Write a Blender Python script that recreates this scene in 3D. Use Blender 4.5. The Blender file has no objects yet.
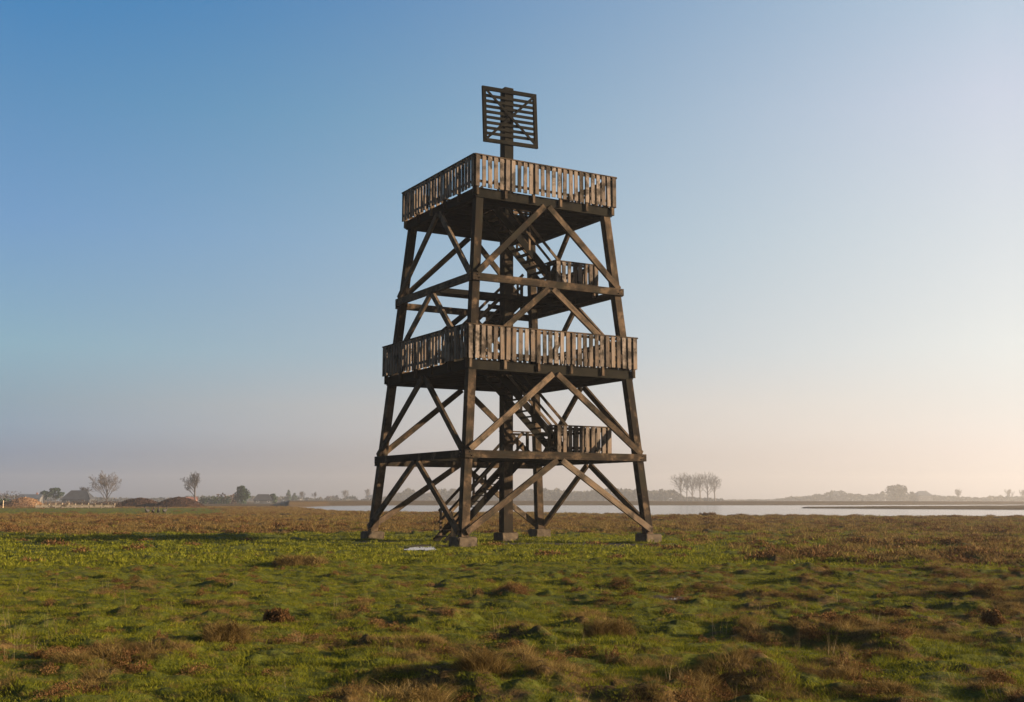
import bpy, bmesh, math, random
import numpy as np
from mathutils import Vector, Matrix
random.seed(7); RNG = np.random.default_rng(11)
scn = bpy.context.scene
COL = scn.collection
R = math.radians

# ------------------------------------------------------------------ helpers
def tag(o, label=None, cat=None, group=None, kind=None):
    if label: o['label'] = label
    if cat: o['category'] = cat
    if group: o['group'] = group
    if kind: o['kind'] = kind
    return o

def empty(name, loc=(0, 0, 0), rz=0.0, **kw):
    o = bpy.data.objects.new(name, None); COL.objects.link(o)
    o.location = loc; o.rotation_euler = (0, 0, rz); o.empty_display_size = .3
    return tag(o, **kw)

def copy_tree(o, parent=None):
    c = o.copy(); COL.objects.link(c); c.parent = parent
    for ch in list(o.children): copy_tree(ch, c)
    return c

class MB:
    """collects vertices / faces with a uv along the grain and a tint per piece"""
    def __init__(s): s.v = []; s.f = []; s.uv = []; s.t = []
    def face(s, ids, uvs, tint): s.f.append(ids); s.uv.append(uvs); s.t.append(tint)
    def prism(s, a, b, caps=True, tint=None):
        """a, b: lists of 4 corner points at the two ends (same order)"""
        if tint is None: tint = random.random()
        n = len(s.v); s.v += [tuple(p) for p in a] + [tuple(p) for p in b]
        L = (Vector(b[0]) - Vector(a[0])).length; u0 = random.random() * 50; v0 = random.random() * 50
        w = 0
        for i in range(4):
            j = (i + 1) % 4
            e = (Vector(a[j]) - Vector(a[i])).length
            s.face((n + i, n + j, n + 4 + j, n + 4 + i),
                   ((u0, v0 + w), (u0, v0 + w + e), (u0 + L, v0 + w + e), (u0 + L, v0 + w)), tint)
            w += e + .37
        if caps:
            e1 = (Vector(a[1]) - Vector(a[0])).length; e2 = (Vector(a[2]) - Vector(a[1])).length
            q = ((u0, v0), (u0 + .02, v0 + e1), (u0 + .04, v0 + e1 + e2), (u0 + .02, v0 + e2))
            s.face((n + 3, n + 2, n + 1, n), q, tint); s.face((n + 4, n + 5, n + 6, n + 7), q, tint)
    def beam(s, p, q, w, h, up=(0, 0, 1), tint=None):
        """bar from p to q, h measured along up, w across"""
        p = Vector(p); q = Vector(q); d = (q - p).normalized(); up = Vector(up)
        side = d.cross(up).normalized(); up = side.cross(d).normalized()
        cs = [side * (-w / 2) + up * (-h / 2), side * (w / 2) + up * (-h / 2), side * (w / 2) + up * (h / 2), side * (-w / 2) + up * (h / 2)]
        s.prism([p + c for c in cs], [q + c for c in cs], tint=tint)
    def box(s, x0, x1, y0, y1, z0, z1, tint=None):
        dx, dy, dz = x1 - x0, y1 - y0, z1 - z0
        if dz >= dx and dz >= dy:
            s.prism([(x0, y0, z0), (x1, y0, z0), (x1, y1, z0), (x0, y1, z0)], [(x0, y0, z1), (x1, y0, z1), (x1, y1, z1), (x0, y1, z1)], tint=tint)
        elif dx >= dy:
            s.prism([(x0, y0, z0), (x0, y1, z0), (x0, y1, z1), (x0, y0, z1)], [(x1, y0, z0), (x1, y1, z0), (x1, y1, z1), (x1, y0, z1)], tint=tint)
        else:
            s.prism([(x1, y0, z0), (x0, y0, z0), (x0, y0, z1), (x1, y0, z1)], [(x1, y1, z0), (x0, y1, z0), (x0, y1, z1), (x1, y1, z1)], tint=tint)
    def tube(s, p, q, r0, r1, n=5, tint=None):
        if tint is None: tint = random.random()
        p = Vector(p); q = Vector(q); d = (q - p)
        L = d.length; d = d.normalized()
        a = d.orthogonal().normalized(); b = d.cross(a)
        k = len(s.v)
        for c, r in ((p, r0), (q, r1)):
            for i in range(n):
                t = 2 * math.pi * i / n
                s.v.append(tuple(c + a * (r * math.cos(t)) + b * (r * math.sin(t))))
        for i in range(n):
            j = (i + 1) % n
            s.face((k + i, k + j, k + n + j, k + n + i), ((0, i * .1), (0, i * .1 + .1), (L, i * .1 + .1), (L, i * .1)), tint)
    def build(s, name, mat, parent=None, loc=None, smooth=False):
        me = bpy.data.meshes.new(name)
        me.from_pydata(s.v, [], s.f)
        uv = me.uv_layers.new(name='grain')
        flat = [c for f in s.uv for p in f for c in p]
        uv.data.foreach_set('uv', flat)
        at = me.attributes.new('tint', 'FLOAT', 'FACE'); at.data.foreach_set('value', s.t)
        me.materials.append(mat)
        if smooth: me.polygons.foreach_set('use_smooth', [True] * len(me.polygons))
        me.update()
        o = bpy.data.objects.new(name, me); COL.objects.link(o); o.parent = parent
        if loc is not None: o.location = loc
        return o

def np_mesh(name, V, F, mat, tint=None, hval=None, parent=None, link=True, smooth=False):
    """V (n,3); F (m,k) equal sided faces"""
    me = bpy.data.meshes.new(name); V = np.asarray(V, np.float32); F = np.asarray(F, np.int32)
    me.vertices.add(len(V)); me.vertices.foreach_set('co', V.ravel())
    k = F.shape[1]; me.loops.add(F.size); me.loops.foreach_set('vertex_index', F.ravel())
    me.polygons.add(len(F)); me.polygons.foreach_set('loop_start', np.arange(0, F.size, k, dtype=np.int32))
    if smooth: me.polygons.foreach_set('use_smooth', np.ones(len(F), bool))
    me.update(calc_edges=True)
    if tint is not None:
        a = me.attributes.new('tint', 'FLOAT', 'POINT'); a.data.foreach_set('value', np.asarray(tint, np.float32))
    if hval is not None:
        a = me.attributes.new('hval', 'FLOAT', 'POINT'); a.data.foreach_set('value', np.asarray(hval, np.float32))
    me.materials.append(mat)
    o = bpy.data.objects.new(name, me)
    if link: COL.objects.link(o)
    o.parent = parent
    return o

# value noise -------------------------------------------------------
def _h(ix, iy, seed):
    n = (ix.astype(np.int64) * 374761393 + iy.astype(np.int64) * 668265263 + seed * 1442695041) & 0xffffffff
    n = ((n ^ (n >> 13)) * 1274126177) & 0xffffffff
    n = (n ^ (n >> 16)) & 0xffffffff
    return n.astype(np.float64) / 4294967295.0
def vnoise(x, y, seed=0):
    x = np.asarray(x, float); y = np.asarray(y, float)
    ix = np.floor(x); iy = np.floor(y); fx = x - ix; fy = y - iy
    fx = fx * fx * fx * (fx * (fx * 6 - 15) + 10); fy = fy * fy * fy * (fy * (fy * 6 - 15) + 10)
    a = _h(ix, iy, seed); b = _h(ix + 1, iy, seed); c = _h(ix, iy + 1, seed); d = _h(ix + 1, iy + 1, seed)
    return (a * (1 - fx) + b * fx) * (1 - fy) + (c * (1 - fx) + d * fx) * fy
def fbm(x, y, seed=0, o=4):
    s = 0; a = .5; t = 0
    for i in range(o):
        s = s + a * vnoise(x * 2 ** i + 17.3 * i, y * 2 ** i - 9.1 * i, seed + i); t += a; a *= .5
    return s / t
def sm(a, b, x):
    t = np.clip((x - a) / (b - a), 0, 1); return t * t * (3 - 2 * t)

# ------------------------------------------------------------------ materials
def new_mat(name):
    m = bpy.data.materials.new(name); m.use_nodes = True
    nt = m.node_tree; nt.nodes.clear()
    out = nt.nodes.new('ShaderNodeOutputMaterial')
    return m, nt, out
def N(nt, t, **kw):
    n = nt.nodes.new(t)
    for k, v in kw.items():
        if k.startswith('i_'): n.inputs[k[2:].replace('_', ' ')].default_value = v
        else: setattr(n, k, v)
    return n
def ramp(nt, src, stops, interp='LINEAR'):
    r = nt.nodes.new('ShaderNodeValToRGB'); r.color_ramp.interpolation = interp
    e = r.color_ramp.elements
    while len(e) < len(stops): e.new(.5)
    for x, (p, c) in zip(e, stops):
        x.position = p; x.color = (*c, 1)
    nt.links.new(src, r.inputs[0]); return r
def mixc(nt, fac, a, b, mode='MIX'):
    m = nt.nodes.new('ShaderNodeMix'); m.data_type = 'RGBA'; m.blend_type = mode
    for sock, v in ((m.inputs[0], fac), (m.inputs[6], a), (m.inputs[7], b)):
        if isinstance(v, (int, float)): sock.default_value = v
        elif isinstance(v, tuple): sock.default_value = (*v, 1)
        else: nt.links.new(v, sock)
    return m.outputs[2]
def mathn(nt, op, a, b=0.0, clamp=False):
    m = nt.nodes.new('ShaderNodeMath'); m.operation = op; m.use_clamp = clamp
    for s, v in zip(m.inputs, (a, b)):
        if isinstance(v, (int, float)): s.default_value = v
        else: nt.links.new(v, s)
    return m.outputs[0]
def noise(nt, vec, scale, detail=4, rough=.55, dist=0.0):
    n = nt.nodes.new('ShaderNodeTexNoise'); n.inputs['Scale'].default_value = scale
    n.inputs['Detail'].default_value = detail; n.inputs['Roughness'].default_value = rough; n.inputs['Distortion'].default_value = dist
    if vec is not None: nt.links.new(vec, n.inputs['Vector'])
    return n.outputs['Fac']

def wood_mat(name, stops, rough=.85, bump=.25, tv=.5, al=.3, lt=.4, stc=(.012, .010, .007)):
    m, nt, out = new_mat(name)
    uv = N(nt, 'ShaderNodeUVMap', uv_map='grain')
    mp = N(nt, 'ShaderNodeMapping'); mp.inputs['Scale'].default_value = (1.0, 26.0, 1.0)
    nt.links.new(uv.outputs[0], mp.inputs[0])
    g = noise(nt, mp.outputs[0], 1.6, 6, .65)
    mp2 = N(nt, 'ShaderNodeMapping'); mp2.inputs['Scale'].default_value = (1.0, 2.5, 1.0)
    nt.links.new(uv.outputs[0], mp2.inputs[0])
    blot = noise(nt, mp2.outputs[0], 1.3, 5, .6)
    t = N(nt, 'ShaderNodeAttribute', attribute_name='tint')
    f = mathn(nt, 'ADD', mathn(nt, 'MULTIPLY', g, .75), mathn(nt, 'MULTIPLY', blot, .28))
    f = mathn(nt, 'ADD', f, mathn(nt, 'MULTIPLY', mathn(nt, 'SUBTRACT', t.outputs['Fac'], .5), tv), True)
    c = ramp(nt, f, stops).outputs[0]
    # greenish algae on some pieces
    geo = N(nt, 'ShaderNodeNewGeometry'); stain = noise(nt, geo.outputs['Position'], 1.7, 5, .65)
    mp3 = N(nt, 'ShaderNodeMapping'); mp3.inputs['Scale'].default_value = (.7, 11.0, 1.0); nt.links.new(uv.outputs[0], mp3.inputs[0])
    crack = noise(nt, mp3.outputs[0], 1.1, 3, .6, .4)
    c = mixc(nt, ramp(nt, crack, [(.30, (.75, .75, .75)), (.40, (0, 0, 0))]).outputs[0], c, (.006, .005, .004))
    c = mixc(nt, ramp(nt, stain, [(.50, (0, 0, 0)), (.60, (.8, .8, .8))]).outputs[0], c, stc)
    c = mixc(nt, ramp(nt, stain, [(.36, (lt, lt, lt)), (.47, (0, 0, 0))]).outputs[0], c, (.17, .112, .068))
    alg = ramp(nt, blot, [(.5, (0, 0, 0)), (.66, (al, al, al))]).outputs[0]
    c = mixc(nt, alg, c, (.019, .020, .010))
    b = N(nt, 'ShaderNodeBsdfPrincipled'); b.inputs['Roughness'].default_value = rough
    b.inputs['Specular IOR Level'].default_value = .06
    nt.links.new(c, b.inputs['Base Color'])
    bp = N(nt, 'ShaderNodeBump'); bp.inputs['Strength'].default_value = bump; bp.inputs['Distance'].default_value = .01
    nt.links.new(g, bp.inputs['Height']); nt.links.new(bp.outputs[0], b.inputs['Normal'])
    nt.links.new(b.outputs[0], out.inputs[0]); return m

W_BEAM = wood_mat('weathered_beam', [(.28, (.010, .007, .005)), (.45, (.032, .022, .014)), (.62, (.066, .045, .029)), (.85, (.135, .100, .070))])
W_SLAT = wood_mat('weathered_slat', [(.20, (.032, .024, .019)), (.42, (.088, .067, .052)), (.62, (.150, .118, .095)), (.86, (.26, .215, .18))], tv=.36)
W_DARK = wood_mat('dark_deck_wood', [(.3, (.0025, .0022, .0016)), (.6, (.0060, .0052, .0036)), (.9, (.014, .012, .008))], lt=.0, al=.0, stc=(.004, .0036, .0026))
W_PALE = wood_mat('pale_fence_wood', [(.2, (.50, .38, .24)), (.6, (.66, .52, .36)), (.9, (.78, .66, .5))], al=0.0)

def simple(name, col, rough=.8, nscale=None, col2=None, spec=.3):
    m, nt, out = new_mat(name)
    b = N(nt, 'ShaderNodeBsdfPrincipled'); b.inputs['Roughness'].default_value = rough
    b.inputs['Specular IOR Level'].default_value = spec
    if col2 is None: b.inputs['Base Color'].default_value = (*col, 1)
    else:
        tc = N(nt, 'ShaderNodeTexCoord')
        n = noise(nt, tc.outputs['Object'], nscale or 2, 5, .6)
        nt.links.new(ramp(nt, n, [(.3, col), (.7, col2)]).outputs[0], b.inputs['Base Color'])
    nt.links.new(b.outputs[0], out.inputs[0]); return m
CONC = simple('footing_concrete', (.030, .024, .017), .95, 4, (.105, .078, .052), .1)
M_BRICK = simple('dull_brick', (.16, .08, .06), .85, 1.2, (.24, .13, .09))
M_WALLW = simple('pale_render', (.45, .42, .38), .8, .8, (.6, .57, .52))
M_WALLD = simple('dark_boards', (.035, .037, .04), .8, .8, (.07, .07, .072))
M_WALLG = simple('grey_render', (.09, .085, .08), .8, .8, (.14, .13, .12))
M_ROOFD = simple('dark_roof', (.028, .030, .034), .7, .6, (.05, .052, .058), .1)
M_ROOF = simple('grey_roof', (.06, .068, .08), .6, .6, (.10, .11, .125))
M_ROOFR = simple('red_roof', (.20, .08, .055), .7, .6, (.30, .13, .09))
M_GLASS = simple('window_glass', (.02, .025, .03), .08, spec=.5)
M_WHITE = simple('white_paint', (.7, .68, .64), .6)
M_GOOSE = simple('goose_feathers', (.012, .011, .010), .7, 6, (.045, .038, .032))
M_BEAK = simple('goose_beak', (.03, .02, .015), .5)

def leaf_mat(name, stops, trans=.25, rough=.7, patch=None):
    """stops of colour driven by the tint of each blade; a little light passes through"""
    m, nt, out = new_mat(name)
    t = N(nt, 'ShaderNodeAttribute', attribute_name='tint')
    fac = t.outputs['Fac']
    if patch:
        geo = N(nt, 'ShaderNodeNewGeometry')
        n = noise(nt, geo.outputs['Position'], patch, 3, .6)
        n2 = noise(nt, geo.outputs['Position'], patch * 5, 2, .6)
        fac = mathn(nt, 'ADD', mathn(nt, 'MULTIPLY', fac, .5), mathn(nt, 'MULTIPLY', mathn(nt, 'SUBTRACT', mathn(nt, 'MULTIPLY', mathn(nt, 'ADD', n, n2), .5), .28), 1.25), True)
    c = ramp(nt, fac, stops).outputs[0]
    d = N(nt, 'ShaderNodeBsdfPrincipled'); d.inputs['Roughness'].default_value = rough; d.inputs['Specular IOR Level'].default_value = .02
    nt.links.new(c, d.inputs['Base Color'])
    if trans > 0:
        tr = N(nt, 'ShaderNodeBsdfTranslucent'); nt.links.new(c, tr.inputs[0])
        mx = N(nt, 'ShaderNodeMixShader'); mx.inputs[0].default_value = trans
        nt.links.new(d.outputs[0], mx.inputs[1]); nt.links.new(tr.outputs[0], mx.inputs[2])
        nt.links.new(mx.outputs[0], out.inputs[0])
    else: nt.links.new(d.outputs[0], out.inputs[0])
    return m
G_GREEN = leaf_mat('short_green_grass', [(.1, (.028, .034, .004)), (.42, (.102, .110, .009)), (.75, (.185, .178, .018)), (.95, (.24, .20, .045))], .35, patch=.9)
G_BROWN = leaf_mat('dry_brown_marsh_grass', [(.05, (.025, .015, .005)), (.35, (.088, .055, .018)), (.65, (.19, .128, .042)), (.97, (.38, .27, .11))], .3, patch=.7)
G_HEATH = leaf_mat('rusty_marsh_scrub', [(.1, (.026, .013, .006)), (.5, (.095, .048, .018)), (.9, (.21, .12, .05))], .15, patch=.8)
G_STRAW = leaf_mat('straw_stalk', [(.1, (.20, .14, .07)), (.9, (.40, .31, .18))], .3)
F_EVER = leaf_mat('evergreen_leaf', [(.1, (.012, .022, .012)), (.6, (.028, .045, .022)), (.95, (.05, .07, .03))], .1)
F_SHRUB = leaf_mat('brown_shrub_twig', [(.1, (.035, .025, .02)), (.6, (.08, .05, .035)), (.95, (.13, .085, .05))], .1)
F_REED = leaf_mat('orange_reed', [(.1, (.10, .06, .035)), (.6, (.20, .13, .075)), (.95, (.32, .22, .13))], .3)
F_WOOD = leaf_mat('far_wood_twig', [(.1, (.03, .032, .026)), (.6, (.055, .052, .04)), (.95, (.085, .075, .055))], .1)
BARK = leaf_mat('bare_tree_bark', [(.1, (.05, .042, .035)), (.9, (.11, .09, .075))], 0)

# ------------------------------------------------------------------ world position maps
F_PX = 1137.8; CAM_H = 1.6
def at(px, Y): return (px - 511.5) / F_PX * Y            # sideways metres of a direction at distance Y
def shore_near(px):   return np.interp(px, [-400, 270, 290, 330, 400, 560, 650, 900, 1200, 2500], [1e4, 1e4, 262, 168, 150, 135, 122, 118, 112, 110])
def shore_far(px):    return np.interp(px, [-400, 270, 290, 330, 400, 650, 800, 1000, 1400, 2500], [1e4, 1e4, 270, 360, 410, 440, 470, 560, 620, 650])

def lake_depth(X, Y):
    px = 511.5 + X / np.maximum(Y, 1) * F_PX
    wob = (fbm(X * .045, Y * .03, 51, 3) - .5) * 16
    a = Y + wob - shore_near(px); b = shore_far(px) + wob * .5 - Y
    ins = np.minimum(a, b)
    sp_near = np.interp(px, [780, 805, 900, 1024, 1500], [300, 282, 262, 244, 225]); sp_far = np.interp(px, [780, 805, 900, 1024, 1500], [290, 292, 325, 400, 480])
    sp = np.minimum(Y + wob * .3 - sp_near, sp_far - Y)
    spit = sm(-3, 5, sp) * (px > 770)
    lake = sm(-2, 7, ins) * (Y > 60)
    return lake, spit, a, b

def brownness(X, Y):
    px = 511.5 + X / np.maximum(Y, 1) * F_PX
    y = 499.8 + CAM_H * F_PX / np.maximum(Y, 1)
    # distances seen as rows: far marsh brown, band beyond and before the tower green, foreground mixed
    n1 = fbm(X * 1.0, Y * .7, 3, 4); n2 = fbm(X * 3.1 + 9, Y * 2.3, 8, 3); n3 = fbm(X * .07, Y * .035, 21, 3)
    wob = (n3 - .5) * 9
    far = 1 - sm(530, 536, y + wob * .6)
    fore = sm(575, 640, y + wob * 3)
    base = np.maximum(far * .84, .27 * fore)
    right = sm(640, 860, px)
    base = np.maximum(base, right * .40)
    base = np.where(far > .4, base - right * .32, base)
    gb = sm(532, 536, y) * (1 - sm(550, 580, y)) * (1 - sm(600, 760, px))
    strip = sm(112, 124, Y + wob) * (1 - sm(195, 225, Y)) * (1 - sm(190, 260, px))
    base = base * (1 - strip)
    near_tower = np.exp(-(((X + 1) / 9) ** 2 + ((Y - 38) / 7) ** 2))
    b = base + (n1 - .5) * 1.5 + (n2 - .5) * 1.1 - near_tower * .4
    b = np.where(far > .5, base + (n1 - .5) * .9 + (n2 - .5) * .5, b) - strip * .4
    b = b - gb * .45
    b = np.where(Y > 225, .75 + (n2 - .5) * .5, b)
    return np.clip(b, 0, 1)

TX, TY, PSI = -.226, 45.02, .524       # tower centre and turn
def ground_z(X, Y, fine=True):
    lake, spit, a, b = lake_depth(X, Y)
    d = np.hypot(X, Y)
    tow = np.exp(-(((X - TX) / 6.5) ** 4 + ((Y - TY) / 6.5) ** 4))
    z = (fbm(X * .10, Y * .10, 31, 3) - .5) * .22 * (1 - tow) * sm(3, 9, d)
    if fine:
        h1 = fbm(X * .9, Y * .9, 41, 3); h2 = fbm(X * 3.1, Y * 3.1, 47, 3)
        br = brownness(X, Y)
        am = (1 - sm(120, 260, d)) * (1 - .75 * tow)
        h3 = fbm(X * 1.7 + 4, Y * 1.7, 44, 2)
        z = z + am * (np.maximum(h1 - .42, 0) * .46 * (.5 + .7 * br) + (h3 - .5) * .10 * (.6 + .6 * br) + (h2 - .5) * .13 * (.7 + br) + (vnoise(X * 6.3, Y * 6.3, 57) - .5) * .05 - .06)
    strip = sm(118, 130, Y) * (X < -20) * (1 - sm(195, 225, Y))
    z = z * (1 - strip * .8)
    ridge = sm(6, 34, -b) * (Y > 200) * 1.05
    z = z + ridge * (.8 + .5 * fbm(X * .02, Y * .004, 71, 3))
    z = np.where(lake > 0, z * (1 - lake) - .9 * lake, z)
    z = np.where(spit * lake > 0, z * (1 - spit) + spit * (.02 + .15 * fbm(X * .1, Y * .1, 73, 2)), z)
    for (cx, cy, rx, ry, dz) in PUDDLES:
        q = ((X - cx) / rx) ** 2 + ((Y - cy) / ry) ** 2
        k = 1 - sm(1.0, 2.2, q)
        z = z * (1 - k) + k * dz
    return z
PUDDLES = [(-2.85, 39.4, .66, 1.9, -.07), (2.82, 19.9, .20, .15, -.11), (.56, 13.75, .10, .16, -.12)]

# ------------------------------------------------------------------ ground
def build_ground():
    th_f = np.linspace(R(-36), R(36), 900)
    th_b = np.linspace(R(36), R(324), 120)[1:-1]
    th = np.concatenate([th_f, th_b])                    # bearing from +Y, clockwise
    rs = [0.6]
    while rs[-1] < 1500:
        r = rs[-1]; rs.append(r * (1.03 if r < 5 else 1.0085 if r < 60 else 1.011 if r < 600 else 1.05) )
    rs = np.array(rs); nr, nt_ = len(rs), len(th)
    Rr, Th = np.meshgrid(rs, th, indexing='ij')
    X = Rr * np.sin(Th); Y = Rr * np.cos(Th)
    Z = ground_z(X, Y)
    V = np.stack([X, Y, Z], -1).reshape(-1, 3)
    i = np.arange(nr - 1)[:, None]; j = np.arange(nt_)[None, :]; j2 = (j + 1) % nt_
    F = np.stack([i * nt_ + j, (i + 1) * nt_ + j, (i + 1) * nt_ + j2, i * nt_ + j2], -1).reshape(-1, 4)[:, ::-1]
    V = np.vstack([V, [[0, 0, float(Z[0].mean())]]])
    m, nt, out = new_mat('marsh_ground')
    geo = N(nt, 'ShaderNodeNewGeometry'); pos = geo.outputs['Position']
    br = N(nt, 'ShaderNodeAttribute', attribute_name='brown'); mud = N(nt, 'ShaderNodeAttribute', attribute_name='mud')
    n1 = noise(nt, pos, 3.5, 6, .65); n2 = noise(nt, pos, .45, 4, .6); n3 = noise(nt, pos, 18, 4, .7)
    green = ramp(nt, mathn(nt, 'ADD', mathn(nt, 'MULTIPLY', n1, .6), mathn(nt, 'MULTIPLY', n2, .4)), [(.32, (.018, .022, .003)), (.5, (.058, .066, .006)), (.7, (.115, .118, .013))]).outputs[0]
    brown = ramp(nt, mathn(nt, 'ADD', mathn(nt, 'MULTIPLY', n3, .5), mathn(nt, 'MULTIPLY', n1, .5)), [(.32, (.018, .010, .003)), (.5, (.060, .036, .011)), (.7, (.15, .095, .032))]).outputs[0]
    f = mathn(nt, 'ADD', br.outputs['Fac'], mathn(nt, 'MULTIPLY', mathn(nt, 'SUBTRACT', n1, .5), .9))
    f = ramp(nt, f, [(.3, (0, 0, 0)), (.62, (1, 1, 1))]).outputs[0]
    c = mixc(nt, f, green, brown)
    c = mixc(nt, mud.outputs['Fac'], c, (.038, .030, .022))
    b = N(nt, 'ShaderNodeBsdfPrincipled'); b.inputs['Roughness'].default_value = .95; b.inputs['Specular IOR Level'].default_value = .1
    nt.links.new(c, b.inputs['Base Color'])
    bp = N(nt, 'ShaderNodeBump'); bp.inputs['Strength'].default_value = .7; bp.inputs['Distance'].default_value = .06
    nt.links.new(mathn(nt, 'ADD', n1, n3), bp.inputs['Height']); nt.links.new(bp.outputs[0], b.inputs['Normal'])
    nt.links.new(b.outputs[0], out.inputs[0])
    o = np_mesh('ground', V, F, m, smooth=True)
    # close the hole under the camera
    bm = bmesh.new(); bm.from_mesh(o.data); bm.verts.ensure_lookup_table(); c0 = bm.verts[len(V) - 1]
    for k in range(nt_): bm.faces.new((c0, bm.verts[(k + 1) % nt_], bm.verts[k]))
    bm.to_mesh(o.data); bm.free()
    a = o.data.attributes.new('brown', 'FLOAT', 'POINT')
    B = brownness(V[:, 0], V[:, 1]); lake, spit, _, _ = lake_depth(V[:, 0], V[:, 1]); B = np.maximum(B, spit)
    a.data.foreach_set('value', B.astype(np.float32))
    a = o.data.attributes.new('mud', 'FLOAT', 'POINT'); a.data.foreach_set('value', mudmask(V[:, 0], V[:, 1]).astype(np.float32))
    tag(o, kind='structure'); return o
def mudmask(X, Y):
    n = fbm(X * 1.3, Y * 1.0, 91, 3); lake, spit, _, _ = lake_depth(X, Y)
    m = np.zeros_like(np.asarray(X, float))
    for (cx, cy, rx, ry) in [(2.6, 42.3, 3.6, 1.5), (-1.8, 41.0, .9, .9), (-5, 44.6, .9, .7), (1.0, 48, 1.2, .8), (-2.85, 39.6, .9, 3.0), (2.8, 19.9, .45, .5)]:
        m = np.maximum(m, (1 - sm(.5, 1.2, ((X - cx) / rx) ** 2 + ((Y - cy) / ry) ** 2 + (n - .5) * 1.4)))
    return np.maximum(m, lake * (1 - spit) * .6)
ground = build_ground()

# water
def water_mat():
    m, nt, out = new_mat('calm_water')
    b = N(nt, 'ShaderNodeBsdfPrincipled'); b.inputs['Base Color'].default_value = (.02, .028, .032, 1)
    b.inputs['Roughness'].default_value = .12; b.inputs['IOR'].default_value = 1.33
    geo = N(nt, 'ShaderNodeNewGeometry')
    n = noise(nt, geo.outputs['Position'], 1.2, 3, .5)
    bp = N(nt, 'ShaderNodeBump'); bp.inputs['Strength'].default_value = .25; bp.inputs['Distance'].default_value = .03
    nt.links.new(n, bp.inputs['Height']); nt.links.new(bp.outputs[0], b.inputs['Normal'])
    nt.links.new(b.outputs[0], out.inputs[0]); return m
WATER = water_mat()
def sheet(name, pts, z, mat):
    me = bpy.data.meshes.new(name); me.from_pydata([(x, y, z) for x, y in pts], [], [tuple(range(len(pts)))]); me.materials.append(mat)
    o = bpy.data.objects.new(name, me); COL.objects.link(o); return tag(o, kind='structure')
sheet('lake_water', [(-90, 100), (640, 100), (640, 700), (-90, 700)], -.32, WATER)
M_PUD = simple('puddle_water', (.03, .03, .028), .03, spec=.5)
for (cx, cy, rx, ry, dz) in PUDDLES:
    pts = []
    for k in range(28):
        t = 2 * math.pi * k / 28
        w = 1.05 + .18 * math.sin(3 * t + cx) + .14 * math.sin(5 * t + 1) + .08 * math.sin(11 * t)
        pts.append((cx + rx * w * math.cos(t), cy + ry * w * math.sin(t)))
    sheet('puddle', pts, dz + .035, M_PUD)

# ------------------------------------------------------------------ the observation tower
A0, KA = 3.966, .0876
def A(z): return A0 - KA * z
tower = empty('observation_tower', (TX, TY, 0), PSI, label='tall tapering timber observation tower with two railed decks and slatted beacon', cat='observation tower')
LEG = .15
for (sx, sy) in ((-1, -1), (1, -1), (1, 1), (-1, 1)):
    m = MB()
    def ring(z, s=LEG):
        a = A(z); return [(sx * a - s, sy * a - s, z), (sx * a + s, sy * a - s, z), (sx * a + s, sy * a + s, z), (sx * a - s, sy * a + s, z)]
    m.prism(ring(.34), ring(6.24)); m.prism(ring(6.62), ring(12.72))
    m.build('leg', W_BEAM, tower)
m = MB(); m.box(-.2, .2, -.2, .2, .3, 13.6)
m.build('centre_column', W_BEAM, tower)
m = MB(); m.box(-.2, .2, -.2, .2, 13.6, 18.36)
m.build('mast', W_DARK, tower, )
for (x, y) in ((-1, -1), (1, -1), (1, 1), (-1, 1), (0, 0)):
    s = .37; cx, cy = x * A(.2), y * A(.2)
    me = bpy.data.meshes.new('footing'); bm = bmesh.new()
    bmesh.ops.create_cube(bm, size=1); bmesh.ops.scale(bm, vec=(2 * s, 2 * s, .75), verts=bm.verts)
    bmesh.ops.translate(bm, vec=(cx, cy, -.375 + .34), verts=bm.verts)
    bmesh.ops.bevel(bm, geom=bm.edges[:], offset=.035, segments=2, affect='EDGES')
    bmesh.ops.subdivide_edges(bm, edges=bm.edges[:], cuts=3, use_grid_fill=True)
    for v in bm.verts: v.co += Vector((random.gauss(0, .008), random.gauss(0, .008), random.gauss(0, .007)))
    bm.to_mesh(me); bm.free(); me.materials.append(CONC)
    o = bpy.data.objects.new('footing', me); COL.objects.link(o); o.parent = tower

Z1, Z3 = 3.2, 9.64
BH = .27
def bolt_heads(parent, pts, axis):
    mm = MB()
    for p in pts:
        p = Vector(p); mm.tube(p, p + Vector(axis) * .03, .035, .03, 6)
    mm.build('bolt_plate', M_BOLT, parent)
M_BOLT = simple('rusty_steel', (.05, .04, .035), .6, 8, (.10, .06, .04))
for zc in (Z1, Z3):
    for ax in (0, 1):
        for s in (-1, 1):
            off = s * (A(zc) + LEG + .065); e = A(zc) + (.213 if ax == 0 else .14); zb = zc - (.11 if ax == 0 and s > 0 else 0)
            p, q = ((-e, off, zb), (e, off, zb)) if ax == 0 else ((off, -e, zc), (off, e, zc))
            mm = MB(); mm.beam(p, q, .13, BH)
            o = mm.build('horizontal_beam', W_BEAM, tower)
            for e2 in (-1, 1):
                for dz in (-.06, .06):
                    u = e2 * (A(zc) + dz * .6); f0 = off + s * .063; f1 = off + s * .085
                    mm = MB(); P_ = ((u, f0, zb + dz), (u, f1, zb + dz)) if ax == 0 else ((f0, u, zb + dz), (f1, u, zb + dz))
                    mm.tube(P_[0], P_[1], .032, .022, 7); mm.build('bolt', M_BOLT, o)
# inner cross ties through the column at ring heights
for zc in (Z1, Z3):
    for (p, q) in (((-A(zc), .32, zc - .02), (A(zc), .32, zc - .02)), ((-A(zc), -.32, zc - .02), (A(zc), -.32, zc - .02))):
        mm = MB(); mm.beam(p, q, .09, .2); mm.build('cross_tie', W_DARK, tower)
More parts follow.
